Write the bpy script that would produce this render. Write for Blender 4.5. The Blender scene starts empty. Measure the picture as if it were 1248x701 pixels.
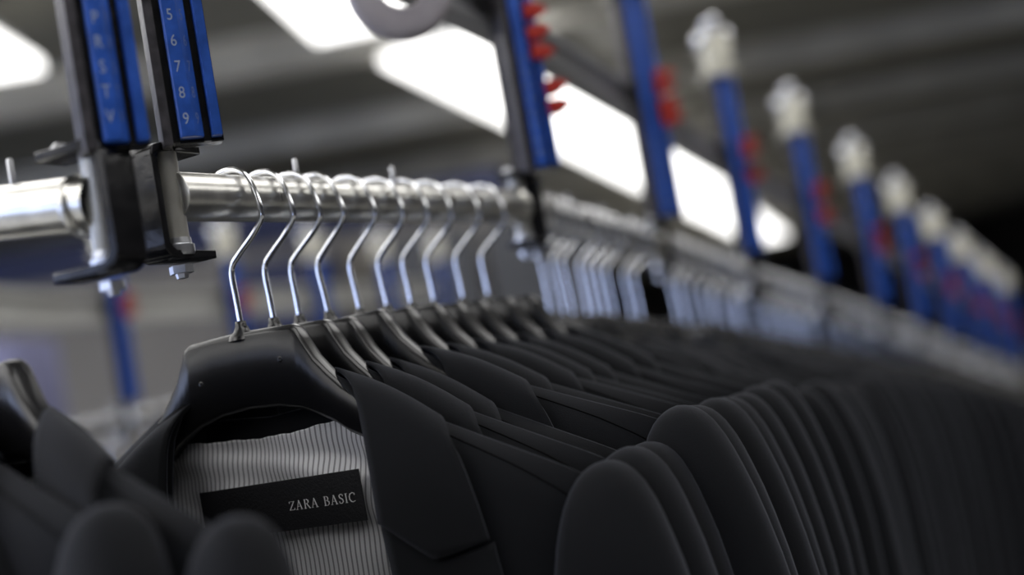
import bpy, bmesh, math, random
from mathutils import Vector, Matrix
random.seed(7)
S = bpy.context.scene
COL = S.collection

# ------------------------------------------------------------------ camera
W, H, F = 1248, 701, 1500.0
ROLL, PITCH = math.radians(10), math.radians(3.5)
CAM = Vector((0, 0, 1.60))
FWD = Vector((0, math.cos(PITCH), math.sin(PITCH)))
_up = Vector((0, -math.sin(PITCH), math.cos(PITCH)))
_rt = Vector((1, 0, 0))
RT = _rt * math.cos(ROLL) - _up * math.sin(ROLL)
IU = _rt * math.sin(ROLL) + _up * math.cos(ROLL)
def P(x, y, d):
    """world point at pixel (x, y) of the survey photograph and depth d metres"""
    return CAM + d * (FWD + (x - W / 2) / F * RT - (y - H / 2) / F * IU)
cd = bpy.data.cameras.new('camera')
cam = bpy.data.objects.new('camera', cd)
COL.objects.link(cam)
cam.matrix_world = Matrix.Translation(CAM) @ Matrix((RT, IU, -FWD)).transposed().to_4x4()
cd.sensor_width = 36
cd.lens = F / W * 36
cd.clip_start = 0.02
cd.dof.use_dof = True
cd.dof.focus_distance = 0.65
cd.dof.aperture_fstop = 2.5
S.camera = cam

# ------------------------------------------------------------------ world, exposure
wd = bpy.data.worlds.new('world')
S.world = wd
wd.use_nodes = True
wd.node_tree.nodes['Background'].inputs[0].default_value = (0.62, 0.70, 1.0, 1)
wd.node_tree.nodes['Background'].inputs[1].default_value = 0.35
S.view_settings.view_transform = 'Standard'
S.view_settings.look = 'None'
S.view_settings.gamma = 1
S.view_settings.exposure = 0.3
LAMP = 2.7          # radiance of the ceiling light panels
ASSUMED_WINDOW = 2.7        # radiance of the assumed daylight windows, unseen, left of and behind the photographer

# ------------------------------------------------------------------ materials
def mat(name, col, rough=.5, metal=0., bump=0., bscale=50., var=0., vscale=8., sheen=0., spec=.5, coat=0., aniso=0.):
    m = bpy.data.materials.new(name)
    m.use_nodes = True
    nt = m.node_tree
    b = nt.nodes['Principled BSDF']
    b.inputs['Base Color'].default_value = (*col, 1)
    b.inputs['Roughness'].default_value = rough
    b.inputs['Metallic'].default_value = metal
    b.inputs['Specular IOR Level'].default_value = spec
    if sheen:
        b.inputs['Sheen Weight'].default_value = sheen
        b.inputs['Sheen Roughness'].default_value = .45
        b.inputs['Sheen Tint'].default_value = (.75, .8, 1, 1)
    if coat:
        b.inputs['Coat Weight'].default_value = coat
        b.inputs['Coat Roughness'].default_value = .08
    tc = nt.nodes.new('ShaderNodeTexCoord')
    if var:
        n = nt.nodes.new('ShaderNodeTexNoise'); n.inputs['Scale'].default_value = vscale; n.inputs['Detail'].default_value = 6
        nt.links.new(tc.outputs['Object'], n.inputs['Vector'])
        r = nt.nodes.new('ShaderNodeMapRange'); r.inputs['From Min'].default_value = .25; r.inputs['From Max'].default_value = .75
        r.inputs['To Min'].default_value = 1 - var; r.inputs['To Max'].default_value = 1 + var
        nt.links.new(n.outputs['Fac'], r.inputs['Value'])
        mx = nt.nodes.new('ShaderNodeVectorMath'); mx.operation = 'SCALE'
        mx.inputs[0].default_value = col
        nt.links.new(r.outputs['Result'], mx.inputs['Scale'])
        nt.links.new(mx.outputs['Vector'], b.inputs['Base Color'])
        r2 = nt.nodes.new('ShaderNodeMapRange'); r2.inputs['From Min'].default_value = .25; r2.inputs['From Max'].default_value = .75
        r2.inputs['To Min'].default_value = max(0, rough - var * .25); r2.inputs['To Max'].default_value = min(1, rough + var * .25)
        nt.links.new(n.outputs['Fac'], r2.inputs['Value'])
        nt.links.new(r2.outputs['Result'], b.inputs['Roughness'])
    if bump:
        n = nt.nodes.new('ShaderNodeTexNoise'); n.inputs['Scale'].default_value = bscale; n.inputs['Detail'].default_value = 3
        nt.links.new(tc.outputs['Object'], n.inputs['Vector'])
        bp = nt.nodes.new('ShaderNodeBump'); bp.inputs['Strength'].default_value = bump; bp.inputs['Distance'].default_value = .002
        nt.links.new(n.outputs['Fac'], bp.inputs['Height'])
        nt.links.new(bp.outputs['Normal'], b.inputs['Normal'])
    return m
def emis(name, col, strength):
    m = bpy.data.materials.new(name); m.use_nodes = True
    nt = m.node_tree; nt.nodes.clear()
    e = nt.nodes.new('ShaderNodeEmission'); e.inputs[0].default_value = (*col, 1); e.inputs[1].default_value = strength
    o = nt.nodes.new('ShaderNodeOutputMaterial'); nt.links.new(e.outputs[0], o.inputs[0])
    return m
M = dict(
    wool=mat('black_wool', (.0046, .0051, .0068), .85, sheen=.10, bump=.15, bscale=1500, var=.25, vscale=700, spec=.2),
    seam=mat('seam_thread', (.002, .002, .002), .9, spec=.1),
    plastic=mat('black_plastic', (.006, .006, .007), .27, spec=.55),
    chrome=mat('hook_chrome', (.84, .85, .88), .11, 1),
    steel=mat('bar_steel', (.74, .73, .69), .30, 1, var=.18, vscale=25, bump=.08, bscale=90),
    polish=mat('polished_steel', (.85, .86, .9), .07, 1),
    zinc=mat('zinc_bolt', (.62, .63, .66), .32, 1, var=.15, vscale=80),
    sleeve=mat('grey_sleeve', (.52, .51, .47), .38, .6, var=.2, vscale=60),
    black=mat('black_steel', (.016, .016, .018), .22, .5, var=.3, vscale=70, bump=.15, bscale=120),
    edge=mat('worn_plate', (.075, .07, .078), .42, .5, var=.5, vscale=120, bump=.2, bscale=200),
    blue=mat('blue_strip', (.022, .095, .46), .38, var=.35, vscale=90),
    print=mat('pale_print', (.30, .36, .50), .6),
    printdim=mat('worn_print', (.10, .16, .42), .6),
    red=mat('red_tab', (.42, .022, .012), .4, var=.2, vscale=90),
    cream=mat('cream_plastic', (.82, .79, .66), .3, var=.1, vscale=40),
    wheel=mat('grey_wheel', (.38, .35, .37), .38, var=.1, vscale=40),
    rail=mat('rail_paint', (.30, .30, .31), .45, .5, var=.25, vscale=12),
    pale=mat('pale_rail_paint', (.55, .55, .53), .5, var=.1, vscale=8),
    label=mat('black_satin', (.008, .008, .010), .4, bump=.2, bscale=900),
    thread=mat('silver_thread', (.62, .62, .64), .5),
    ceiling=mat('ceiling_sheet', (.17, .165, .14), .5, var=.25, vscale=1.2),
    beam=mat('ceiling_beam', (.62, .60, .53), .42, var=.25, vscale=2),
    floor=mat('floor_concrete', (.42, .41, .38), .5, var=.2, vscale=1.5),
    wall=mat('beige_wall', (.30, .28, .25), .8, var=.1, vscale=1.5),
    navy=mat('navy_panel', (.012, .02, .085), .5, var=.2, vscale=3),
    lilac=mat('lilac_cover', (.20, .205, .36), .7, var=.2, vscale=4),
    dark=mat('dark_wall', (.10, .095, .10), .7, var=.2, vscale=1),
    frame=mat('lamp_frame', (.5, .5, .5), .5),
    lamp=emis('lamp_diffuser', (1, .985, .96), LAMP),
    window=emis('window_daylight', (.55, .66, 1), ASSUMED_WINDOW),  # bluish glow of the assumed windows, added to light hooks and jackets
)
# grey lining with fine vertical pinstripes
def lining_mat():
    m = mat('striped_lining', (.36, .36, .38), .36, sheen=.1, spec=.5)
    nt = m.node_tree; b = nt.nodes['Principled BSDF']
    tc = nt.nodes['Texture Coordinate']
    sp = nt.nodes.new('ShaderNodeSeparateXYZ'); nt.links.new(tc.outputs['Object'], sp.inputs[0])
    def ma(op, a, bb):
        n = nt.nodes.new('ShaderNodeMath'); n.operation = op
        for i, v in enumerate((a, bb)):
            if isinstance(v, (int, float)): n.inputs[i].default_value = v
            else: nt.links.new(v, n.inputs[i])
        return n.outputs[0]
    f = ma('FRACT', ma('MULTIPLY', sp.outputs[0], 1 / .0031), 0)
    l = ma('LESS_THAN', f, .33)
    mx = nt.nodes.new('ShaderNodeMix'); mx.data_type = 'RGBA'
    nt.links.new(l, mx.inputs['Factor'])
    mx.inputs[6].default_value = (.58, .58, .61, 1); mx.inputs[7].default_value = (.20, .20, .22, 1)
    nt.links.new(mx.outputs[2], b.inputs['Base Color'])
    return m
M['lining'] = lining_mat()

# ------------------------------------------------------------------ mesh helpers
def finish(bm, name, m, smooth=True, angle=None):
    bmesh.ops.recalc_face_normals(bm, faces=bm.faces)
    me = bpy.data.meshes.new(name)
    bm.to_mesh(me); bm.free()
    me.materials.append(M[m] if isinstance(m, str) else m)
    if smooth:
        me.polygons.foreach_set('use_smooth', [True] * len(me.polygons))
        if angle: me.set_sharp_from_angle(angle=math.radians(angle))
    return me
def ob(name, me, parent=None, mw=None):
    o = bpy.data.objects.new(name, me)
    COL.objects.link(o)
    if parent is not None: o.parent = parent
    if mw is not None: o.matrix_local = mw
    return o
def empty(name, mw):
    o = ob(name, None, None, mw); o.empty_display_size = .05
    return o
def tag(o, label, cat, group=None, kind=None):
    o['label'] = label; o['category'] = cat
    if group: o['group'] = group
    if kind: o['kind'] = kind
    return o
def struct(o):
    o['kind'] = 'structure'; return o
def box(bm, a, b, bevel=0., seg=2, mw=None):
    r = bmesh.ops.create_cube(bm, size=1)
    vs = r['verts']
    a, b = Vector(a), Vector(b)
    for v in vs: v.co = Vector(((a.x + b.x) / 2 + v.co.x * (b.x - a.x), (a.y + b.y) / 2 + v.co.y * (b.y - a.y), (a.z + b.z) / 2 + v.co.z * (b.z - a.z)))
    if mw is not None:
        for v in vs: v.co = mw @ v.co
    if bevel:
        es = list({e for v in vs for e in v.link_edges})
        bmesh.ops.bevel(bm, geom=es, offset=bevel, segments=seg, profile=.6, affect='EDGES')
def lathe(bm, prof, seg=24, mw=None, close=False):
    """revolve (r, h) profile about local z"""
    mw = mw or Matrix()
    rings = []
    for r, h in prof:
        if r < 1e-6: rings.append([bm.verts.new(mw @ Vector((0, 0, h)))])
        else: rings.append([bm.verts.new(mw @ Vector((r * math.cos(2 * math.pi * k / seg), r * math.sin(2 * math.pi * k / seg), h))) for k in range(seg)])
    pairs = list(zip(rings, rings[1:]))
    if close: pairs.append((rings[-1], rings[0]))
    for A, B in pairs:
        for k in range(seg):
            k2 = (k + 1) % seg
            if len(A) == 1 and len(B) == 1: continue
            if len(A) == 1: bm.faces.new((A[0], B[k], B[k2]))
            elif len(B) == 1: bm.faces.new((A[k], A[k2], B[0]))
            else: bm.faces.new((A[k], A[k2], B[k2], B[k]))
def tube(bm, pts, rad, seg=10, caps=True):
    pts = [Vector(p) for p in pts]
    n = len(pts); prev = None; rings = []
    for i, p in enumerate(pts):
        t = (pts[min(i + 1, n - 1)] - pts[max(i - 1, 0)]).normalized()
        if prev is None:
            s = t.cross(Vector((0, 1, 0)))
            if s.length < .1: s = t.cross(Vector((1, 0, 0)))
            s.normalize()
        else:
            s = (prev - t * prev.dot(t)).normalized()
        prev = s; q = t.cross(s)
        r = rad(i / (n - 1)) if callable(rad) else rad
        rings.append([bm.verts.new(p + s * (r * math.cos(2 * math.pi * k / seg)) + q * (r * math.sin(2 * math.pi * k / seg))) for k in range(seg)])
    for A, B in zip(rings, rings[1:]):
        for k in range(seg): bm.faces.new((A[k], A[(k + 1) % seg], B[(k + 1) % seg], B[k]))
    if caps:
        bm.faces.new(rings[0][::-1]); bm.faces.new(rings[-1])
def catmull(pts, n=6):
    pts = [Vector(p) for p in pts]; out = []
    for i in range(len(pts) - 1):
        p0, p1, p2, p3 = pts[max(i - 1, 0)], pts[i], pts[i + 1], pts[min(i + 2, len(pts) - 1)]
        for k in range(n):
            t = k / n
            out.append(.5 * (2 * p1 + (p2 - p0) * t + (2 * p0 - 5 * p1 + 4 * p2 - p3) * t * t + (3 * p1 - p0 - 3 * p2 + p3) * t ** 3))
    out.append(pts[-1]); return out
def interp(tab, x):
    if x <= tab[0][0]: return tab[0][1]
    for (a, b), (c, d) in zip(tab, tab[1:]):
        if x <= c: return b + (d - b) * (x - a) / (c - a)
    return tab[-1][1]
def smooth(t):
    t = max(0, min(1, t)); return t * t * (3 - 2 * t)
def patch(bm, nu, nv, f, thick=0.):
    g = [[bm.verts.new(f(i / nu, j / nv)) for i in range(nu + 1)] for j in range(nv + 1)]
    fs = []
    for j in range(nv):
        for i in range(nu): fs.append(bm.faces.new((g[j][i], g[j][i + 1], g[j + 1][i + 1], g[j + 1][i])))
    if thick:
        bmesh.ops.recalc_face_normals(bm, faces=fs)
        bmesh.ops.solidify(bm, geom=fs, thickness=thick)
def prism(bm, poly, axis, a, b, bevel=0.):
    """extrude a 2-D polygon; axis 'y': poly is (x, z); axis 'z': poly is (x, y)"""
    mk = (lambda p, t: Vector((p[0], t, p[1]))) if axis == 'y' else (lambda p, t: Vector((p[0], p[1], t)))
    A = [bm.verts.new(mk(p, a)) for p in poly]; B = [bm.verts.new(mk(p, b)) for p in poly]
    fa = bm.faces.new(A[::-1]); fb = bm.faces.new(B)
    n = len(poly)
    for k in range(n): bm.faces.new((A[k], A[(k + 1) % n], B[(k + 1) % n], B[k]))
    if bevel:
        es = list(fa.edges) + list(fb.edges)
        bmesh.ops.bevel(bm, geom=es, offset=bevel, segments=3, profile=.5, affect='EDGES')
def yaw_m(p, xdir):
    """matrix at p with local x along the horizontal direction xdir"""
    return Matrix.Translation(p) @ Matrix.Rotation(math.atan2(xdir[1], xdir[0]), 4, 'Z')
def text_mesh(name, body, size, m):
    cu = bpy.data.curves.new(name, 'FONT'); cu.body = body; cu.size = size; cu.align_x = 'CENTER'; cu.align_y = 'CENTER'
    cu.extrude = .0001
    o = bpy.data.objects.new(name, cu); COL.objects.link(o)
    bpy.context.view_layer.update()
    me = bpy.data.meshes.new_from_object(o.evaluated_get(bpy.context.evaluated_depsgraph_get()))
    bpy.data.objects.remove(o); bpy.data.curves.remove(cu)
    me.materials.clear(); me.materials.append(M[m])
    return me

# ------------------------------------------------------------------ the hall
ZC = 3.5
bm = bmesh.new(); box(bm, (-9, -9, -.1), (14, 40, 0)); struct(ob('floor', finish(bm, 'floor', 'floor', False)))
bm = bmesh.new(); box(bm, (-9, -9, ZC + .20), (14, 40, ZC + .3)); ceil = struct(ob('ceiling', finish(bm, 'ceiling', 'ceiling', False)))
bm = bmesh.new()   # an I-section roof beam across the hall
prism(bm, [(-.11, 0), (.11, 0), (.11, .03), (.015, .05), (.015, .15), (.11, .17), (.11, .20), (-.11, .20), (-.11, .17), (-.015, .15), (-.015, .05), (-.11, .03)], 'y', -11.5, 11.5)
beam_me = finish(bm, 'beam', 'beam', False)
for k in range(20):
    ob('beam', beam_me, ceil, Matrix.Translation((2.5, -7.4 + k * 2.4, ZC)) @ Matrix.Rotation(math.pi / 2, 4, 'Z'))
for nm, a, b, m in (('wall_left', (-9.1, -9, 0), (-9, 40, ZC + .20), 'wall'), ('wall_right', (14, 6, 0), (14.1, 40, ZC + .20), 'dark'),
                    ('wall_far', (-9, 40, 0), (14, 40.1, ZC + .20), 'dark'), ('wall_back', (-9, 8.6, 0), (.0, 8.75, 2.72), 'wall')):
    bm = bmesh.new(); box(bm, a, b); struct(ob(nm, finish(bm, nm, m, False)))
bm = bmesh.new(); box(bm, (-9, 8.52, 2.72), (.05, 8.8, 2.96), .01); struct(ob('trim_1', finish(bm, 'trim_1', 'navy', False)))
# wall behind the photographer with one window, assumed and out of view
wall_f = None
bm = bmesh.new(); box(bm, (-9, -9.1, 0), (14, -9, 1.0)); box(bm, (-9, -9.1, 3.0), (14, -9, ZC + .20))
struct(ob('wall_front', finish(bm, 'wall_front', 'wall', False)))
def window(name, p, rz):  # assumed window with glowing panes, added out of view for bluish hook glints
    bm = bmesh.new()
    for a, b in (((0, 0), (3.4, .08)), ((0, 1.92), (3.4, 2)), ((0, 0), (.08, 2)), ((3.32, 0), (3.4, 2)), ((1.66, 0), (1.74, 2))):
        box(bm, (a[0], -.05, a[1]), (b[0], .05, b[1]))
    w = struct(ob(name, finish(bm, 'window_frame', 'frame', False), None, Matrix.Translation(p) @ Matrix.Rotation(rz, 4, 'Z')))
    for q in (0, 1):
        bm = bmesh.new(); box(bm, (.08 + q * 1.66, -.02, .08), (1.66 + q * 1.66, -.01, 1.92))
        ob('pane', finish(bm, 'pane', 'window', False), w)
XW = -6.8     # side wall on the photographer's left; its unseen windows are assumed, for bluish light
bm = bmesh.new(); box(bm, (XW - .1, -9, 0), (XW, 8.6, .9)); box(bm, (XW - .1, -9, 2.9), (XW, 8.6, ZC + .20))
for k in range(5): box(bm, (XW - .1, -9 + k * 3.75, .9), (XW, -8.65 + k * 3.75, 2.9))
struct(ob('wall_side', finish(bm, 'wall_side', 'wall', False)))
for k in range(4):
    window('window_%d' % (k + 7), (XW - .02, -5.25 + k * 3.75, .9), -math.pi / 2)
bm = bmesh.new(); box(bm, (6, -9, 0), (6.1, 6, ZC + .20)); box(bm, (6, 6, 0), (14.1, 6.1, ZC + .20))
struct(ob('wall_partition', finish(bm, 'wall_partition', 'dark', False)))
for k in range(6):
    x0 = -8.6 + k * 3.75
    if k == 1: window('window_%d' % (k + 1), (x0, -9.0, 1.0), 0)
    else:
        bm = bmesh.new(); box(bm, (x0, -9.1, 1.0), (x0 + 3.4, -9, 3.0)); struct(ob('trim_%d' % (k + 10), finish(bm, 'wall_bay', 'wall', False)))
    if k < 5:
        bm = bmesh.new(); box(bm, (x0 + 3.4, -9.1, 1.0), (x0 + 3.75, -9, 3.0)); struct(ob('trim_%d' % (k + 2), finish(bm, 'wall_pier', 'wall', False)))

# ceiling light panels: housing with a glowing diffuser
def light_panel(x0, x1, y0, y1, rot, label, group=None):
    x0, x1, y0, y1 = x0 * .928, x1 * .928, y0 * .928, y1 * .928
    c = Vector(((x0 + x1) / 2, (y0 + y1) / 2, ZC - .09)); w, l = x1 - x0, y1 - y0
    t = tag(empty('ceiling_light', Matrix.Translation(c) @ Matrix.Rotation(-rot, 4, 'Z')), label, 'light', group)
    bm = bmesh.new()
    box(bm, (-w / 2 + .06, -l / 2 + .06, .0), (w / 2 - .06, l / 2 - .06, .09), .01)
    ob('housing', finish(bm, 'housing', 'frame', False), t)
    bm = bmesh.new(); box(bm, (-w / 2, -l / 2, -.06), (w / 2, l / 2, .002), .012)
    ob('diffuser', finish(bm, 'diffuser', 'lamp', False), t)
ROWD = math.atan2(2.2, 7.7)
light_panel(-.92, .12, 4.35, 6.50, .10, 'large white ceiling light behind the pale grey wheel at the top edge')
def row(y):  # left edge of the long row of lights
    return -.53 + (y - 7.2) * .285
names = ['long white ceiling light right of the grey wheel, nearest of the receding row',
         'white ceiling light seen between the first and second blue strips of the receding row',
         'white ceiling light seen just right of the second blue strip',
         'small white ceiling light seen right of the third blue strip, end of the row']
for k, (y0, y1) in enumerate(((7.05, 10.9), (11.1, 15.4), (15.7, 21.5), (21.9, 30))):
    ym = (y0 + y1) / 2; xm = row(ym) + .5
    light_panel(xm - .5, xm + .36, y0, y1, math.atan(.285), names[k])
for y0, x0 in [(y, -3.9) for y in (-5.1, -3.6, -2.1, -.6, .9, 2.4, 3.9)] + [(y, -6.3) for y in (-5.1, -3.6, -2.1, -.6, .9)]:  # unseen panels added on the left to put glints on the hooks
    light_panel(x0, x0 + 1.84, y0, y0 + .8, .0, 'white ceiling light above and behind the photographer, out of view', 'ceiling lights out of view')
light_panel(-3.9, -2.17, 5.3, 6.2, .0, 'white ceiling light cut off by the left edge of the picture')
# more rows of panels, added out of view to brighten bars and jackets
for r_ in range(-2, 3):
    for y0 in ((-4.6, -1.7, 1.2) if r_ < 1 else (-1.7, 1.2)):
        xm = row(y0 + 1.2) + .5 + r_ * 2.6
        if -8 < xm < 8.5:
            light_panel(xm - .5, xm + .5, y0, y0 + 2.4, math.atan(.285), 'white ceiling light above and behind the photographer, out of view', 'ceiling lights out of view')

# ------------------------------------------------------------------ hanger
HX = -.0065     # the shank hangs a little off the bar centre
BR = .013       # bar radius
hook_pts = [(-.0155, -.0065), (-.0152, .001), (-.0125, .009), (-.006, .0142), (.0015, .0152), (.009, .0132), (.0145, .0078), (.0178, -.001), (.0195, -.0105), (.0186, -.0155), (.012, -.0225), (.0, -.0315), (-.0055, -.0365), (-.0072, -.042), (-.0068, -.055), (-.0065, -.073)]
bm = bmesh.new(); tube(bm, catmull([(x, 0, z) for x, z in hook_pts], 5), .00165, 10); HOOK = finish(bm, 'hook', 'chrome')
DROP = .020     # hangers further down the line have a longer shank
bm = bmesh.new(); tube(bm, catmull([(x, 0, z) for x, z in hook_pts[:-1]] + [(-.0065, 0, -.073), (-.0065, 0, -.073 - DROP)], 5), .00165, 10); HOOKL = finish(bm, 'hook', 'chrome')
bm = bmesh.new(); lathe(bm, [(0, .0035), (.0028, .0035), (.0032, .001), (.0045, -.002), (.0075, -.0045), (.0085, -.007)], 16, Matrix.Translation((HX, 0, -.071))); BOSS = finish(bm, 'hook_boss', 'plastic')
def hanger_body():
    top = [(.000, -.0735), (.02, -.0742), (.0350, -.0750), (.0390, -.0775), (.0425, -.0845), (.0475, -.094), (.0545, -.1025), (.062, -.1105), (.080, -.1245), (.110, -.143), (.150, -.1640), (.172, -.175), (.178, -.181)]
    bot = [(.178, -.188), (.150, -.178), (.110, -.160), (.080, -.146), (.062, -.1365), (.056, -.1315), (.047, -.1265), (.034, -.1205), (.018, -.117), (.0, -.116)]
    # thickness grows along the arm, arm bows a little
    bm = bmesh.new()
    n = len(top)
    up, lo = [], []
    xs = [t[0] for t in top]
    botx = sorted([(x, z) for x, z in bot])
    for s in (1,):
        pass
    cols = [-x for x in reversed(xs[1:])] + xs
    def th(x): return .0058 - .0015 * smooth((abs(x) - .06) / .06)
    rings = []
    for x in cols:
        ax = abs(x); zt = interp([(a, b) for a, b in top], ax); zb = interp(botx, ax)
        if zb > zt - .006: zb = zt - .006
        h = th(x); e = min(.0032, (zt - zb) * .3, h * .6)
        ring = []
        for (yy, zz) in ((-h, zb + e), (-h, zt - e), (-h + e * .4, zt - e * .25), (-h + e, zt), (h - e, zt), (h - e * .4, zt - e * .25), (h, zt - e), (h, zb + e), (h - e, zb), (-h + e, zb)):
            ring.append(bm.verts.new((x + HX, yy, zz)))
        rings.append(ring)
    for A, B in zip(rings, rings[1:]):
        for k in range(10): bm.faces.new((A[k], A[(k + 1) % 10], B[(k + 1) % 10], B[k]))
    bm.faces.new(rings[0][::-1]); bm.faces.new(rings[-1])
    return finish(bm, 'hanger_body', 'plastic', True, 50)
HBODY = hanger_body()
bm = bmesh.new(); lathe(bm, [(0, -.0004), (.0022, -.0004), (.0026, .0), (.0024, .0004), (.0012, .0002), (0, .0002)], 12, Matrix.Rotation(math.pi / 2, 4, 'X')); PIN = finish(bm, 'moulding_mark', 'plastic')
def make_hanger(mw, detail=True, drop=0.):
    t = empty('clothes_hanger', mw)
    dm = Matrix.Translation((0, 0, -drop))
    b = ob('hanger_body', HBODY, t, dm)
    ob('hook', HOOKL if drop else HOOK, t)
    ob('hook_boss', BOSS, t, dm)
    if detail:
        for x, z in ((-.029, -.098), (.027, -.0925)):
            ob('moulding_mark', PIN, b, Matrix.Translation((x + HX, -.0058, z)) @ Matrix.Scale(.7, 4))
    return t

# ------------------------------------------------------------------ jacket (front is local -y)
RIDGE = [(0, -.112), (.045, -.101), (.056, -.105), (.066, -.111), (.112, -.136), (.150, -.1545), (.178, -.168), (.190, -.1745)]
XOUT = [(-.64, .185), (-.33, .170), (-.27, .164), (-.221, .170), (-.19, .180), (-.165, .190)]
XIN = [(-.64, -.010), (-.44, -.008), (-.42, .0), (-.32, .066), (-.25, .0835), (-.16, .0835), (-.125, .077), (-.10, .066)]
HEM = -.64
def vmap(v): return v ** 1.9
def front_f(s):
    def f(u, v):
        x0 = .057 if s > 0 else .046
        xr = x0 + (.190 - x0) * u
        zr = interp(RIDGE, xr)
        z = zr + (HEM - zr) * vmap(v)
        if v == 0: x = xr
        else:
            k = smooth(v / .18)
            x = xr + (((interp(XIN, z) - (.028 * smooth((z + .44) / .2) if s < 0 else 0)) * (1 - u) + interp(XOUT, z) * u) - xr) * k
        dz = zr - z
        D = .0185 * (1 - .75 * u ** 4) * (1 - .25 * (1 - u) ** 2)
        y = .001 + D * (1 - math.exp(-dz / .013)) + .0022 * math.sin(x * 70 + z * 9) * smooth(dz / .2)
        return Vector((s * x + HX, -y, z))
    return f
def back_f(u, v):
    a = -1 + 2 * u
    xr = a * .190; zr = interp([(0, -.122), (.05, -.118), (.066, -.111)] + RIDGE[4:], abs(xr))
    z = zr + (HEM - zr) * vmap(v)
    k = smooth(v / .18); x = xr + (a * interp(XOUT, z) - xr) * k
    dz = zr - z
    D = .0165 * (1 - .75 * abs(a) ** 4)
    base = .014 * smooth((.075 - abs(xr)) / .03)
    y = base + (D - base) * (1 - math.exp(-dz / .013)) if D > base else base
    return Vector((x + HX, y, z))
FRONT = {}
for s in (1, -1):
    bm = bmesh.new(); patch(bm, 22, 36, front_f(s), .0016); FRONT[s] = finish(bm, 'front_panel', 'wool')
bm = bmesh.new(); patch(bm, 40, 30, back_f, .0014); BACK = finish(bm, 'back_panel', 'wool')
# shoulder seam thread just in front of the ridge
def seam_pts(s):
    f = front_f(s)
    return [f(.40 + .57 * k / 20, .115 + .02 * k / 20) + Vector((0, -.0002, 0)) for k in range(21)]
SEAM = {}
for s in (1, -1):
    bm = bmesh.new(); tube(bm, seam_pts(s), .00035, 5); SEAM[s] = finish(bm, 'shoulder_seam', 'seam')
# collar: fold line from the gorge over the shoulder to the centre back
def collar_f(s):
    fold = catmull([(.0825, -.0225, -.183), (.0820, -.0215, -.150), (.0775, -.0160, -.120), (.0650, -.0040, -.1055), (.047, .010, -.1015), (.025, .0185, -.106), (0, .0205, -.108)], 8)
    outer = catmull([(.144, -.0240, -.1960), (.1395, -.0240, -.172), (.1310, -.0195, -.148), (.1165, -.0030, -.1345), (.085, .0165, -.137), (.045, .0235, -.147), (0, .025, -.150)], 8)
    if s < 0:   # this side hangs closer in on the hanger
        for L_, sh in ((fold, .030), (outer, .026)):
            for i, q in enumerate(L_): q.x = max(0, q.x - sh * smooth(q.x / .05) * smooth(1.6 - 1.6 * i / (len(L_) - 1)))
    n = len(fold) - 1
    def f(u, v):
        i = round(u * n)
        a, b = fold[i], outer[i]
        p = a.lerp(b, v)
        bul = math.sin(math.pi * min(1, v * 1.0)) * .0022 + .0022 * (1 - (1 - v) ** 2) * 0
        q = p.copy()
        w = math.exp(-((i / n) / .28) ** 2)
        q.y -= bul * w * 1.2
        q.z += .0035 * math.sin(math.pi * v) * (1 - w)
        # gorge line drops towards the notch and rises to the collar tip
        if i <= 6:
            q.z -= (1 - i / 6) ** 1.5 * .0135 * max(0, 1 - abs(v - .52) / .50)
        return Vector((s * q.x + HX, q.y, q.z))
    return f, n
COLLAR = {}
for s in (1, -1):
    f, n = collar_f(s)
    bm = bmesh.new(); patch(bm, n, 12, f, .0022 * 1); COLLAR[s] = finish(bm, 'collar', 'wool')
def lapel_f(s):
    inner = catmull([(.0828, -.0205, -.1845), (.0835, -.0210, -.24), (.060, -.0215, -.32), (.004, -.0225, -.425)], 8)
    outer = catmull([(.1455, -.0222, -.1975), (.1455, -.0228, -.25), (.112, -.0232, -.34), (.012, -.0232, -.43)], 8)
    if s < 0:
        for L_, sh in ((inner, .030), (outer, .026)):
            for i, q in enumerate(L_): q.x -= sh * (1 - i / (len(L_) - 1))
    n = len(inner) - 1
    def f(u, v):
        i = round(u * n)
        q = inner[i].lerp(outer[i], v)
        q.y -= .002 * math.sin(math.pi * v)
        if i <= 5: q.z -= (1 - i / 6) ** 1.5 * .0135 * max(0, 1 - abs(v - .52) / .50)
        return Vector((s * q.x + HX, q.y, q.z))
    return f, n
LAPEL = {}
for s in (1, -1):
    f, n = lapel_f(s)
    bm = bmesh.new(); patch(bm, n, 10, f, .0016); LAPEL[s] = finish(bm, 'lapel', 'wool')
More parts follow.
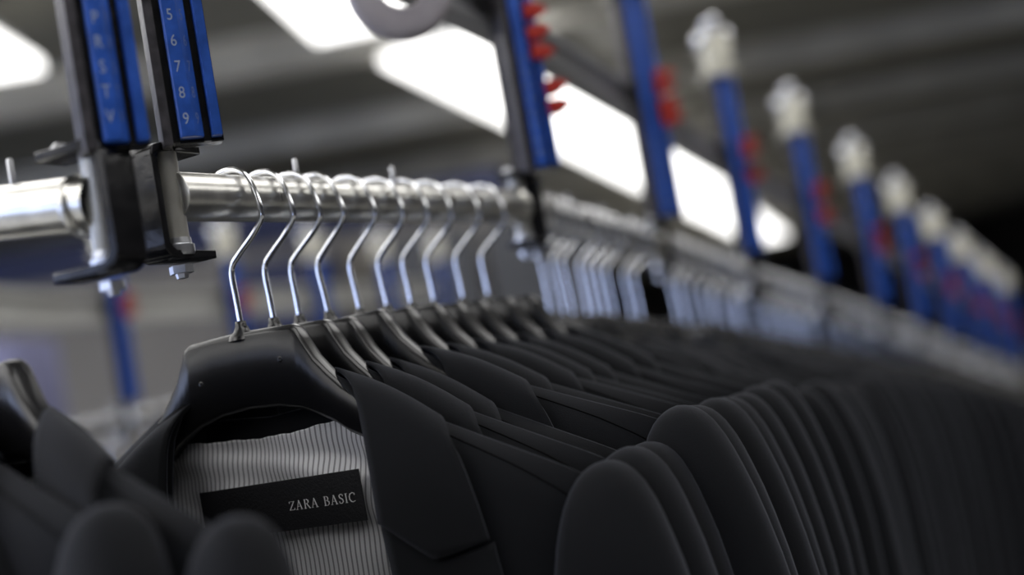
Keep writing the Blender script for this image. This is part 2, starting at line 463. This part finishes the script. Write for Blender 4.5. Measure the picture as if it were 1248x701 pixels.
def sleeve(s):
    bm = bmesh.new()
    tab_in = [(0, .1995), (.0008, .1955), (.002, .1925), (.004, .1890), (.007, .1855), (.012, .1815), (.02, .1770), (.032, .1722), (.055, .1665), (.10, .1600), (.2, .1560), (.32, .158), (.46, .162)]
    tab_out = [(0, .1995), (.0008, .2040), (.002, .2070), (.004, .2102), (.007, .2132), (.012, .2168), (.02, .2208), (.032, .2255), (.055, .2315), (.10, .2380), (.2, .2400), (.32, .236), (.46, .222)]
    tab_b = [(0, .0), (.0008, .0045), (.002, .0075), (.004, .0103), (.007, .0128), (.012, .0155), (.02, .0176), (.055, .0205), (.10, .0215), (.2, .0205), (.46, .0170)]
    dz = [0, .0008, .002, .004, .007, .0095, .012, .016, .02, .028, .038, .05, .065, .085, .11, .14, .17, .2, .24, .28, .32, .36, .4, .44, .46]
    prof = []
    for d in dz:
        prof.append((interp(tab_in, d), interp(tab_out, d), interp(tab_b, d), -.1685 - d))
    seg = 20; rings = []
    for d, (a, b, h, z) in zip(dz, prof):
        if d == 0: rings.append([bm.verts.new((s * a + HX, 0, z))]); continue
        cx, ax = (a + b) / 2, (b - a) / 2
        yo = -.004 * smooth(d / .05) - .016 * smooth((d - .15) / .3)
        ring = []
        for k in range(seg):
            t = 2 * math.pi * k / seg
            # squared-off ellipse: cloth tube pressed between its neighbours
            c, sn = math.cos(t), math.sin(t)
            px = math.copysign(abs(c) ** .9, c); py = math.copysign(abs(sn) ** .8, sn)
            ring.append(bm.verts.new((s * (cx + ax * px) + HX, yo + h * py, z)))
        rings.append(ring)
    for A, B in zip(rings, rings[1:]):
        for k in range(seg):
            k2 = (k + 1) % seg
            if len(A) == 1: bm.faces.new((A[0], B[k], B[k2]))
            else: bm.faces.new((A[k], A[k2], B[k2], B[k]))
    return finish(bm, 'sleeve', 'wool')
SLEEVE = {1: sleeve(1), -1: sleeve(-1)}
def lining_f(u, v):
    x = -.088 + .176 * u
    z0 = -.1305 - .0022 * math.cos(x * 40) + .0003 * math.sin(x * 210) + .0002 * math.sin(x * 533 + 1)
    z = z0 + (-.52 - z0) * v ** 1.5
    d = z0 - z
    y = .0045 - .0035 * smooth(d / .04) - .0022 * math.sin(x * 95 + 6 * math.sin(z * 34)) * math.exp(-((z + .15) / .04) ** 2) - .0013 * math.sin(z * 240 + x * 60) * math.exp(-((z + .146) / .012) ** 2) + .0026 * math.sin(x * 62 + 2) * smooth((-.19 - z) / .05)
    return Vector((x + HX, y, z))
bm = bmesh.new(); patch(bm, 70, 60, lining_f, .0005); LINING = finish(bm, 'lining', 'lining')
bm = bmesh.new(); box(bm, (-.054, -.0006, -.0135), (.0545, 0, .0135), .0002, 1); LABEL = finish(bm, 'brand_label', 'label', False)
# serif lettering, strokes on a unit-height letter
GLYPH = {
 'Z': (.62, [((.04, .97), (.6, .97), .5), ((.58, .96), (.04, .04), 1.1), ((.03, .03), (.6, .03), .5), ((.05, .97), (.05, .8), .5), ((.6, .03), (.6, .22), .5)]),
 'A': (.78, [((.38, 1), (.1, 0), .5), ((.38, 1), (.66, 0), 1.2), ((.2, .34), (.56, .34), .45), ((0, 0), (.2, 0), .45), ((.54, 0), (.78, 0), .45)]),
 'R': (.70, [((.14, 0), (.14, 1), 1.2), ((.03, 1), (.38, 1), .45), ((.38, 1), (.54, .87), .7), ((.54, .87), (.54, .66), 1.1), ((.54, .66), (.38, .52), .7), ((.38, .52), (.14, .52), .45), ((.34, .52), (.66, 0), 1.1), ((.02, 0), (.26, 0), .45), ((.6, 0), (.72, 0), .45)]),
 'B': (.64, [((.14, 0), (.14, 1), 1.2), ((.03, 1), (.36, 1), .45), ((.36, 1), (.5, .88), .7), ((.5, .88), (.5, .66), 1.1), ((.5, .66), (.36, .54), .7), ((.36, .54), (.14, .54), .45), ((.36, .54), (.58, .4), .7), ((.58, .4), (.58, .14), 1.1), ((.58, .14), (.4, 0), .7), ((.4, 0), (.03, 0), .45)]),
 'S': (.52, [((.46, .8), (.44, .95), .6), ((.44, .95), (.26, 1.01), .6), ((.26, 1.01), (.08, .9), .8), ((.08, .9), (.1, .66), 1), ((.1, .66), (.42, .42), 1.2), ((.42, .42), (.46, .16), 1), ((.46, .16), (.28, -.01), .8), ((.28, -.01), (.08, .04), .6), ((.08, .04), (.04, .24), .6)]),
 'I': (.30, [((.15, 0), (.15, 1), 1.2), ((.03, 0), (.27, 0), .45), ((.03, 1), (.27, 1), .45)]),
 'C': (.72, [((.66, .76), (.64, .93), .6), ((.64, .93), (.42, 1.01), .6), ((.42, 1.01), (.18, .9), .8), ((.18, .9), (.06, .62), 1.1), ((.06, .62), (.08, .32), 1.2), ((.08, .32), (.22, .07), 1.0), ((.22, .07), (.44, -.01), .7), ((.44, -.01), (.66, .1), .6)]),
 ' ': (.38, [])}
def lettering(txt, x0, x1, h):
    bm = bmesh.new()
    gap = .16
    total = sum(GLYPH[c][0] for c in txt) + gap * (len(txt) - 1)
    sx = (x1 - x0) / total; x = x0
    for c in txt:
        w, st = GLYPH[c]
        for (ax, ay), (bx, by), t in st:
            a = Vector((x + ax * sx, 0, ay * h)); b = Vector((x + bx * sx, 0, by * h))
            d = b - a; L = d.length; th = t * .095 * h
            m = Matrix.Translation((a + b) / 2) @ Matrix.Rotation(-math.atan2(d.z, d.x), 4, 'Y')
            box(bm, (-L / 2 - th * .3, -.00015, -th / 2), (L / 2 + th * .3, .00015, th / 2), mw=m)
        x += (w + gap) * sx
    return finish(bm, 'lettering', 'thread', False)
LETTERS = lettering('ZARA BASIC', .0065, .0495, .0047)
bm = bmesh.new(); lathe(bm, [(0, -.0012), (.008, -.0012), (.0095, 0), (.008, .002), (.006, .0014), (0, .0012)], 16, Matrix.Rotation(math.pi / 2, 4, 'X')); BUTTON = finish(bm, 'button', 'plastic')
def make_jacket(mw, detail=2):
    t = empty('jacket', mw)
    b = ob('back_panel', BACK, t)
    for s in (1, -1):
        f = ob('front_panel', FRONT[s], t)
        if detail > 0: ob('shoulder_seam', SEAM[s], f)
        ob('lapel', LAPEL[s], t)
        ob('collar', COLLAR[s], t)
        ob('sleeve', SLEEVE[s], t)
    if detail > 0:
        l = ob('lining', LINING, t); l['label'] = 'grey pinstriped satin lining'
        ob('button', BUTTON, t, Matrix.Translation((.004 + HX, -.024, -.445)))
    if detail > 1:
        lb = ob('brand_label', LABEL, t, Matrix.Translation((HX + .0100, -.0040, -.170)) @ Matrix.Rotation(math.radians(-.6), 4, 'Y'))
        lb['label'] = 'black woven label reading ZARA BASIC'
        ob('lettering', LETTERS, lb, Matrix.Translation((0, -.0008, -.0030)))
    return t

# ------------------------------------------------------------------ trolley
# bracket: a steel plate bent into a C; local x points out of the trolley end, origin at the bar end
def bracket_mesh():
    bm = bmesh.new()
    xo, xi, t, r = .0165, -.0215, .0042, .008
    path = []
    zt, zb = .0265, -.0335
    path.append((xi, zt))
    for k in range(7):
        a = math.pi / 2 * (1 - k / 6)
        path.append((xo - r + r * math.cos(a), zt - r + r * math.sin(a)))
    for k in range(7):
        a = -math.pi / 2 * k / 6
        path.append((xo - r + r * math.cos(a), zb + r + r * math.sin(a)))
    path.append((xi, zb))
    def off(i):
        p0 = Vector(path[max(i - 1, 0)]); p1 = Vector(path[min(i + 1, len(path) - 1)])
        d = (p1 - p0).normalized(); return Vector((d.y, -d.x))
    poly = list(path) + [tuple(Vector(path[i]) + off(i) * t) for i in reversed(range(len(path)))]
    prism(bm, poly, 'y', -.0135, .0065, .0008)
    return finish(bm, 'bracket', 'black', True, 40)
BRACKET = bracket_mesh()
bm = bmesh.new(); lathe(bm, [(0, -.0225), (.0064, -.0225), (.0066, -.022), (.0066, .0275), (0, .0275)], 24); SLV = finish(bm, 'pivot_sleeve', 'sleeve', True, 40)
bm = bmesh.new(); lathe(bm, [(0, -.0315), (.0078, -.0315), (.0085, -.030), (.0085, -.0262), (.0074, -.0255), (.0072, -.0225), (0, -.0225)], 24); COLR = finish(bm, 'collar_nut', 'zinc', True, 40)
bm = bmesh.new(); lathe(bm, [(0, -.0435), (.0030, -.043), (.0036, -.0405), (.0062, -.0405), (.0062, -.0365), (0, -.0365)], 6); BOLT = finish(bm, 'bolt', 'zinc', False)
bm = bmesh.new(); lathe(bm, [(0, .0405), (.003, .040), (.0055, .0375), (.006, .0325), (0, .0325)], 16); BOLTT = finish(bm, 'bolt_head', 'zinc')
SL = .27
# arm: local x along the face (to the right when facing it), front is -y
def arm_mesh():
    bm = bmesh.new()
    z0, z1 = .030, .030 + SL
    prism(bm, [(-.0135, .012), (-.0135, .003), (.0205, .003), (.0205, .012)], 'z', z0, z1, .0006)
    prism(bm, [(-.0135, .003), (-.0135, -.001), (-.0085, -.001), (-.0085, .003)], 'z', z0, z1, .0003)
    prism(bm, [(.0070, .003), (.0070, .0005), (.0120, .0005), (.0120, .003)], 'z', z0, z1, .0003)
    return finish(bm, 'arm', 'black', False)
ARM = arm_mesh()
bm = bmesh.new(); prism(bm, [(-.0195, .014), (-.0195, -.003), (-.0135, -.003), (-.0135, .014)], 'z', .0285, .030 + SL, .0012); LIP = finish(bm, 'plate_edge', 'edge', True, 40)
bm = bmesh.new(); prism(bm, [(-.0085, .003), (-.0085, -.0035), (-.0075, -.0045), (.0010, -.0048), (.0070, -.0015), (.0070, .003)], 'z', .032, .030 + SL - .001, .0004); STRIP1 = finish(bm, 'label_strip', 'blue', True, 25)
bm = bmesh.new(); prism(bm, [(.0120, .003), (.0120, -.0025), (.0130, -.0035), (.0188, -.0030), (.0195, .003)], 'z', .032, .030 + SL - .001, .0004); STRIP2 = finish(bm, 'label_strip', 'blue', True, 25)
bm = bmesh.new(); prism(bm, [(0, -.0050), (.011, -.0050), (.0195, -.0008), (.0195, .0012), (.011, .0045), (0, .0045)], 'y', -.006, .003, .0004); TAB = finish(bm, 'marker_tab', 'red', True, 30)
def head_meshes():
    bm = bmesh.new()
    box(bm, (-.020, -.012, .270), (.018, .016, .275), .001)
    prism(bm, [(-.011, .275), (.010, .275), (.013, .300), (.015, .318), (.012, .330), (-.013, .330), (-.016, .318), (-.014, .300)], 'y', -.012, .014, .002)
    body = finish(bm, 'roller_head', 'cream', True, 40)
    bm = bmesh.new()
    lathe(bm, [(0, .0), (.0125, 0), (.0135, .002), (.0135, .006), (.0115, .009), (.006, .011), (0, .0115)], 20)
    rol = finish(bm, 'roller', 'polish', True, 40)
    bm = bmesh.new()
    lathe(bm, [(.0, .357), (.004, .3562), (.0075, .3535), (.0095, .349), (.0092, .343), (.006, .337), (.006, .329), (0, .329)], 20)
    cap = finish(bm, 'axle_cap', 'polish', True, 60)
    return body, rol, cap
HEAD, ROLLER, CAP = head_meshes()
bm = bmesh.new(); lathe(bm, [(.0165, .007), (.0185, .009), (.026, .0075), (.034, .0085), (.0365, .0065), (.0372, .003), (.0372, -.003), (.0365, -.0065), (.034, -.0085), (.026, -.0075), (.0185, -.009), (.0165, -.007)], 48, Matrix.Rotation(math.pi / 2, 4, 'X'), True); WHEEL = finish(bm, 'guide_wheel', 'wheel', True, 50)
bm = bmesh.new(); lathe(bm, [(0, .0255), (.0013, .0253), (.0016, .0243), (.0016, .011), (0, .011)], 12); PEG = finish(bm, 'peg', 'zinc', True, 50)
bm = bmesh.new(); lathe(bm, [(0, 0), (.012, 0), (BR, .0008), (BR, .9992), (.012, 1), (0, 1)], 32, Matrix.Rotation(math.pi / 2, 4, 'Y')); BAR = finish(bm, 'bar', 'steel', True, 50)
bm = bmesh.new(); lathe(bm, [(BR, 0), (.0146, .0012), (.0152, .003), (.0146, .0048), (BR, .006)], 28, Matrix.Rotation(math.pi / 2, 4, 'Y')); WELD = finish(bm, 'weld_ring', 'steel')
GLY = {}
def glyph(c, m):
    if (c, m) not in GLY: GLY[(c, m)] = text_mesh('strip_letter', c, .0085, m)
    return GLY[(c, m)]

def trolley(A, B, label, group=None, faceA=None, faceB=None, lettersA=None, lettersB=None, tabsA=(), tabsB=(), pegs=(.05, .17, .29, .37), wheel=True, armA=True, armB=True, head=True, shA=.0165, shB=.0165, dzA=0., dzB=0., wide=.95):
    """A, B: bar ends (pivot sleeve axes). face*: horizontal direction the blue strips face"""
    d = B - A; L = d.length; h = Vector((d.x, d.y, 0)).normalized()
    base = yaw_m(A, h)
    t = tag(empty('garment_trolley', base), label, 'trolley', group)
    inv = base.inverted()
    sl = math.atan2(d.z, math.hypot(d.x, d.y))
    bar = ob('bar', BAR, t, Matrix.Rotation(-sl, 4, 'Y') @ Matrix.Diagonal((L, 1, 1, 1)))
    for q in pegs:
        ob('peg', PEG, t, Matrix.Translation((q * math.cos(sl), 0, q * math.sin(sl))))
    for E, out, face, letters, tabs, on, sh, dz in ((A, -h, faceA, lettersA, tabsA, armA, shA, dzA), (B, h, faceB, lettersB, tabsB, armB, shB, dzB)):
        if not on: continue
        br = ob('bracket', BRACKET, t, inv @ yaw_m(E, out))
        ob('pivot_sleeve', SLV, br); ob('collar_nut', COLR, br); ob('bolt', BOLT, br)
        ob('bolt_head', BOLTT, br, Matrix.Translation((-.0155, -.003, -.0015)) @ Matrix.Scale(.8, 4))
        if E is B: ob('weld_ring', WELD, t, inv @ yaw_m(E, -out) @ Matrix.Translation((.007, 0, 0)))
        face = Vector((face[0], face[1], 0)).normalized()
        right = Vector((-face.y, face.x, 0))
        # strips stand beside the plate, on its right as one faces them
        am = inv @ yaw_m(E + out * .0165 + right * sh + face * .004 + Vector((0, 0, dz)), right) @ Matrix.Diagonal((wide, 1, 1, 1))
        arm = ob('arm', ARM, t, am)
        ob('plate_edge', LIP, arm)
        s1 = ob('label_strip', STRIP1, arm); ob('label_strip', STRIP2, arm)
        if letters:
            for i, c in enumerate(letters):
                z = (.0425 + i * .0113) if E is B else (.041 + i * .0136)
                if c != ' ':
                    ob('strip_letter', glyph(c, 'print'), arm, Matrix.Translation((-.0035, -.00475, z)) @ Matrix.Rotation(math.pi / 2, 4, 'X'))
                    ob('strip_letter', glyph(c, 'printdim'), arm, Matrix.Translation((.0040, -.0032, z)) @ Matrix.Rotation(math.radians(29), 4, 'Z') @ Matrix.Rotation(math.pi / 2, 4, 'X') @ Matrix.Diagonal((.7, 1, 1, 1)))
        for (x, z) in tabs:
            ob('marker_tab', TAB, arm, Matrix.Translation((x, 0, z)) @ Matrix.Rotation(random.uniform(-.15, .15), 4, 'Y') @ Matrix.Scale(1.3, 4))
        if head:
            hd = ob('roller_head', HEAD, t, am @ Matrix.Translation((0, 0, .03 + SL)) @ Matrix.Diagonal((1.45, 1.3, 1.05, 1)) @ Matrix.Translation((0, 0, -.27)))
            ob('axle_cap', CAP, hd)
            for sx in (-1, 1):
                ob('roller', ROLLER, hd, Matrix.Translation((-.001 + sx * .0095, .001, .323)) @ Matrix.Rotation(sx * math.pi / 2, 4, 'Y'))
    return t

def toward(p, turn=0.):
    """horizontal direction from p back to the aisle where the strips are read, turned by some degrees"""
    v = CAM - p; v.z = 0; v.normalize()
    return Matrix.Rotation(math.radians(turn), 3, 'Z') @ v

A1, B1 = P(207, 239.5, .634), P(633, 252, 1.0)
B0 = P(122, 246.5, .557)
A0 = B0 + (P(0, 260.5, .580) - B0) * 8.2
ENDS = [(A0, B0), (A1, B1)]
jp = [(805, 300, 1.433), (912, 337, 1.835), (1000, 365, 2.223), (1072, 390, 2.601), (1122, 408, 2.983), (1162, 424, 3.361), (1195, 437, 3.739), (1222, 447, 4.116), (1246, 456, 4.5)]
prev = (648, 256, 1.055)
for j in jp:
    ENDS.append((P(*prev), P(j[0] - 6, j[1] - 2, j[2] - .03)))
    prev = (j[0], j[1], j[2] + .02)

ordinal = ['first', 'second', 'third', 'fourth', 'fifth', 'sixth', 'seventh', 'eighth', 'ninth', 'tenth', 'eleventh']
TL = ['steel trolley bar at the left edge, blue strip lettered P R S T V',
      'nearest full steel garment trolley bar in sharp focus, carrying the ten front hangers',
      'blurred garment trolley behind the red tabbed strip, second bar in the receding line']
for k in range(3, len(ENDS)):
    TL.append('blurred garment trolley with blue strips and cream roller head, %s bar of the receding line' % ordinal[k - 1])
TR = []
for k, (A, B) in enumerate(ENDS):
    if k == 0:
        t = trolley(A, B, TL[k], faceA=toward(A), faceB=toward(B, 14), lettersB='VTSRPNML', pegs=((B - A).length - .049, .1, .3), shB=-.0025, dzB=-.009, wide=.74)
    elif k == 1:
        t = trolley(A, B, TL[k], faceA=toward(A, 8), faceB=toward(B, 22), shA=.0265, dzA=-.006, shB=.018, wide=.78, lettersA='9876543', lettersB='86754321', tabsB=((.016, .080), (.016, .096), (.008, .128), (.007, .143), (.008, .163)), pegs=(.113, .222))
    else:
        tb = ((.012, .165 + random.uniform(-.02, .02)), (.012, .18), (.013, .14), (.013, .195), (.012, .15))[:5 if k < 5 else 3]
        t = trolley(A, B, TL[k], faceA=toward(A, 10), faceB=toward(B, 20), lettersB='86754321' if k == 2 else None, tabsB=tb, pegs=(.1, .2, .3), )
    TR.append(t)

# guide wheel hanging below the rail at the middle of the nearest trolley
def wheel_part(t, p, face):
    r = Vector((-face.y, face.x, 0))
    w = ob('guide_wheel', WHEEL, t, t.matrix_local.inverted() @ yaw_m(p, r))
    return w
WH = wheel_part(TR[1], P(487, -15, .86), toward(P(487, -15, .86), 10))

# ------------------------------------------------------------------ rails that carry the trolleys
def rail_mesh(name, pts, w, hgt, m):
    bm = bmesh.new()
    pts = catmull(pts, 6); rings = []
    for i, p in enumerate(pts):
        tdir = (pts[min(i + 1, len(pts) - 1)] - pts[max(i - 1, 0)]); tdir.z = 0; tdir.normalize()
        s = Vector((tdir.y, -tdir.x, 0))
        prof = [(-w, -hgt), (w, -hgt), (w, -hgt * .55), (w * .45, -hgt * .4), (w * .45, hgt * .4), (w, hgt * .55), (w, hgt), (-w, hgt), (-w, hgt * .55), (-w * .45, hgt * .4), (-w * .45, -hgt * .4), (-w, -hgt * .55)]
        rings.append([bm.verts.new(p + s * a + Vector((0, 0, b))) for a, b in prof])
    for A, B in zip(rings, rings[1:]):
        for k in range(12): bm.faces.new((A[k], A[(k + 1) % 12], B[(k + 1) % 12], B[k]))
    bm.faces.new(rings[0][::-1]); bm.faces.new(rings[-1])
    return finish(bm, name, m, True, 30)
def back_of(B, k=.03):
    v = B - CAM; v.z = 0; return v.normalized() * k
rp = [P(-500, -330, .95), P(-60, -310, .85), P(205, -165, .78)] + [B + back_of(B, .06) + Vector((0, 0, .175)) for A, B in ENDS[1:]]
tag(ob('conveyor_rail', rail_mesh('conveyor_rail', rp, .012, .016, 'rail')), 'dark grey overhead rail running diagonally behind the blue strips', 'rail')

# fork from the guide wheel up to the rail
bpy.context.view_layer.update()
wi = WH.matrix_world.inverted()
near = wi @ min(catmull(rp, 12), key=lambda q: (WH.matrix_world @ Vector((.03, 0, .03)) - q).length)
bm = bmesh.new(); tube(bm, catmull([(.0262, .0, .0105), (.034, .006, .022), Vector((.034, .006, .022)).lerp(near, .6) + Vector((0, 0, -.004)), near], 5), .006, 12)
ob('wheel_fork', finish(bm, 'wheel_fork', 'wheel'), WH)

# ------------------------------------------------------------------ hangers and jackets on the trolleys
def hang(A, B, t, turn=0., tilt=0., drop=0., size=1., detail=1, jacket=True, swing=0.):
    d = B - A; h = Vector((d.x, d.y, 0)).normalized(); u = d.normalized()
    C = A + u * t
    C.z -= 0
    n = Vector((h.y, -h.x, 0))
    n = Matrix.Rotation(math.radians(turn), 3, 'Z') @ n
    mw = yaw_m(C, n) @ Matrix.Rotation(math.radians(tilt), 4, 'Y') @ Matrix.Rotation(math.radians(swing), 4, 'X')
    # the garment's size changes it about the neck of the hanger
    hg = make_hanger(mw, detail > 0, drop)
    jk = None
    if jacket:
        pv = Matrix.Translation((0, 0, -.076))
        jm = mw @ Matrix.Translation((0, 0, -drop)) @ pv @ Matrix.Scale(size, 4) @ pv.inverted()
        jk = make_jacket(jm, detail)
    return hg, jk
# nearest trolley: ten hangers, each with its own jacket
T1 = [(.0475, 0, 0, 1.0, 2), (.076, -.5, -.6, 1.0, 1), (.1015, .5, .0, 1.0, 1), (.1245, 1, -4.0, 1.0, 1), (.160, -1, -3.0, 1.0, 1),
      (.193, 1, -2.8, 1.0, 1), (.225, 0, -2, 1.0, 1), (.257, 1, -1.5, 1.0, 1), (.299, 0, -1.5, 1.0, 1), (.340, .5, -1, 1.0, 1)]
JL = ['black jacket with open lapels showing striped grey lining and woven name label',
      'black jacket pressed directly behind the one with the visible name label',
      'third black jacket on the nearest bar, only a sliver of shoulder showing',
      'black jacket with raised collar and full shoulder, fourth on the nearest bar'] + \
     ['black jacket %s on the nearest bar, counting from the name label' % ordinal[k] for k in range(4, 10)]
HL = ['black plastic hanger in the foremost jacket, under the first chrome hook from the left'] + \
     ['black plastic hanger under the %s chrome hook from the left on the nearest bar' % ordinal[k] for k in range(1, 10)]
for k, (t, turn, tilt, size, det) in enumerate(T1):
    hg, jk = hang(A1, B1, t, turn, tilt, 0, size, det)
    tag(hg, HL[k], 'hanger', 'hangers on the nearest bar'); tag(jk, JL[k], 'jacket', 'jackets on the nearest bar')
# trolley cut off by the left edge: jackets turned towards the aisle
d0 = (B0 - A0); L0 = d0.length; h0 = Vector((d0.x, d0.y, 0)).normalized()
def t0_at(x): return (x - A0.x) / d0.x * L0
base_turn = -math.degrees(math.atan2(-h0.x, h0.y))
def turn_for(yaw):   # yaw: degrees of the shoulder line towards the camera
    return -yaw - math.degrees(math.atan2(-h0.x, h0.y))
for k, (x, yaw, tilt, size, lb) in enumerate(((-.254, 44, -4, .95, 'black jacket in the left foreground nearest the lettered blue strip'),
                                             (-.316, 44, -6, 1.0, 'black jacket in the lower left corner overlapping another jacket'),
                                             (-.376, 43, -3, .98, 'black jacket at the extreme lower left corner, mostly out of frame'))):
    hg, jk = hang(A0, B0, t0_at(x), turn_for(yaw), tilt, 0, size, 1)
    tag(hg, ['black plastic hanger at the left edge, collar bar of the nearest left jacket', 'black plastic hanger left of the frame holding the lower left jacket', 'black plastic hanger outside the left edge, last on the cut-off bar'][k], 'hanger', 'hangers on the left bar')
    tag(jk, lb, 'jacket', 'jackets on the left bar')
# the receding line
counts = {2: 9, 3: 8, 4: 8, 5: 6, 6: 6, 7: 6, 8: 6, 9: 6, 10: 5}
for k in range(2, len(ENDS)):
    A, B = ENDS[k]; L = (B - A).length; n = counts[k]
    for i in range(n):
        t = L * (.07 + .84 * (i + random.uniform(-.22, .22)) / (n - 1)) if k > 2 else L * [.05, .12, .19, .31, .38, .45, .53, .68, .77][i]
        hg, jk = hang(A, B, max(.012, min(L - .012, t)), random.uniform(-2, 2), random.uniform(-2.2, .3), DROP, random.uniform(.97, 1.02), 0)
        if k < 4:
            lh = 'blurred black hanger, %s along the %s bar of the receding line' % (ordinal[i], ordinal[k - 1])
            lj = 'blurred black jacket, %s along the %s bar of the receding line' % (ordinal[i], ordinal[k - 1])
        else:
            lh = 'blurred black hanger with chrome hook on the %s bar of the receding line' % ordinal[k - 1]
            lj = 'blurred black jacket hanging on the %s bar of the receding line' % ordinal[k - 1]
        tag(hg, lh, 'hanger', 'hangers on the %s bar' % ordinal[k - 1])
        tag(jk, lj, 'jacket', 'jackets on the %s bar' % ordinal[k - 1])

# ------------------------------------------------------------------ a second line of trolleys behind, on the left
sp = [(40, 540, 1.83), (152, 512, 2.2), (296, 484, 2.6), (402, 463, 3.0), (484, 446, 3.4), (550, 432, 3.8)]
for k in range(5):
    A, B = P(sp[k][0] + 6, sp[k][1] - 2, sp[k][2] + .02), P(sp[k + 1][0] - 6, sp[k + 1][1] + 2, sp[k + 1][2] - .02)
    trolley(A, B, 'blurred garment trolley of the line behind, %s from the left, seen under the nearest bar' % ordinal[k], 'trolleys of the line behind',
            faceA=toward(A, 5), faceB=toward(B, 12), tabsB=((.012, .19), (.012, .205), (.012, .22)) if k in (0, 1) else (), armA=False, pegs=(.1, .3))
    L = (B - A).length
    for i in range(4):
        hg, jk = hang(A, B, L * (.15 + .22 * i), random.uniform(-3, 3), random.uniform(-2, 2), 0, 1, 0)
        tag(hg, 'blurred black hanger of the line behind, on its %s bar from the left' % ordinal[k], 'hanger', 'hangers of the line behind')
        tag(jk, 'blurred black jacket of the line behind, on its %s bar from the left' % ordinal[k], 'jacket', 'jackets of the line behind')
rp2 = [P(-300, 340, 1.5)] + [P(*s) + Vector((0, 0, .208)) + back_of(P(*s), .06) for s in sp]
tag(ob('conveyor_rail', rail_mesh('conveyor_rail', rp2, .022, .030, 'pale')), 'pale painted rail crossing the left background under the nearest bar', 'rail')

# covered crate of the background, lilac
bm = bmesh.new()
def drape(u, v):
    a = 2 * math.pi * u
    r = 1 + .03 * math.sin(a * 9) * v
    c, s_ = math.cos(a), math.sin(a)
    e = .35
    return Vector((math.copysign(abs(c) ** e, c) * .5 * r, math.copysign(abs(s_) ** e, s_) * .35 * r, 1.0 - v))
patch(bm, 72, 10, drape); vs = [v for v in bm.verts if abs(v.co.z - 1) < 1e-6]
bm.faces.new(vs[:-1] if len(vs) > 72 else vs)
cover = finish(bm, 'garment_cover', 'lilac')
c = P(-35, 430, 4.4)
o = ob('garment_cover', cover, None, Matrix.Translation((c.x - .05, c.y, 0)) @ Matrix.Diagonal((.62, .62, 1.98, 1)))
tag(o, 'blurred lilac blue cloth cover standing behind the left jackets', 'cover')

# stand-in cabinets, added to darken the back wall where indistinct dark shapes stand
def cabinet(x, w, m, label):
    t = tag(empty('storage_cabinet', Matrix.Translation((x, 8.3, 0))), label, 'cabinet', 'cabinets along the back wall')
    bm = bmesh.new(); box(bm, (-w / 2, -.22, .08), (w / 2, .25, 2.55), .008); box(bm, (-w / 2 + .03, -.18, 0), (w / 2 - .03, .22, .08))
    ob('body', finish(bm, 'cabinet_body', m, False), t)
    for sx in (-1, 1):
        bm = bmesh.new(); box(bm, (min(0, sx * w / 2) + .006, -.245, .12), (max(0, sx * w / 2) - .006, -.222, 2.52), .004)
        d = ob('door', finish(bm, 'cabinet_door', m, False), t)
        bm = bmesh.new(); tube(bm, [(sx * .04, -.246, 1.2), (sx * .04, -.275, 1.22), (sx * .04, -.275, 1.38), (sx * .04, -.246, 1.4)], .008, 8)
        ob('handle', finish(bm, 'door_handle', 'zinc'), d)
M['slate'] = mat('slate_cabinet', (.075, .078, .088), .5, var=.1, vscale=4)
cabinet(-1.48, .66, 'navy', 'dark navy cabinet seen behind the first chrome hooks')
cabinet(-.50, .62, 'slate', 'slate grey cabinet seen behind the middle chrome hooks')
cabinet(.22, .70, 'slate', 'slate grey cabinet seen behind the right end of the nearest bar')
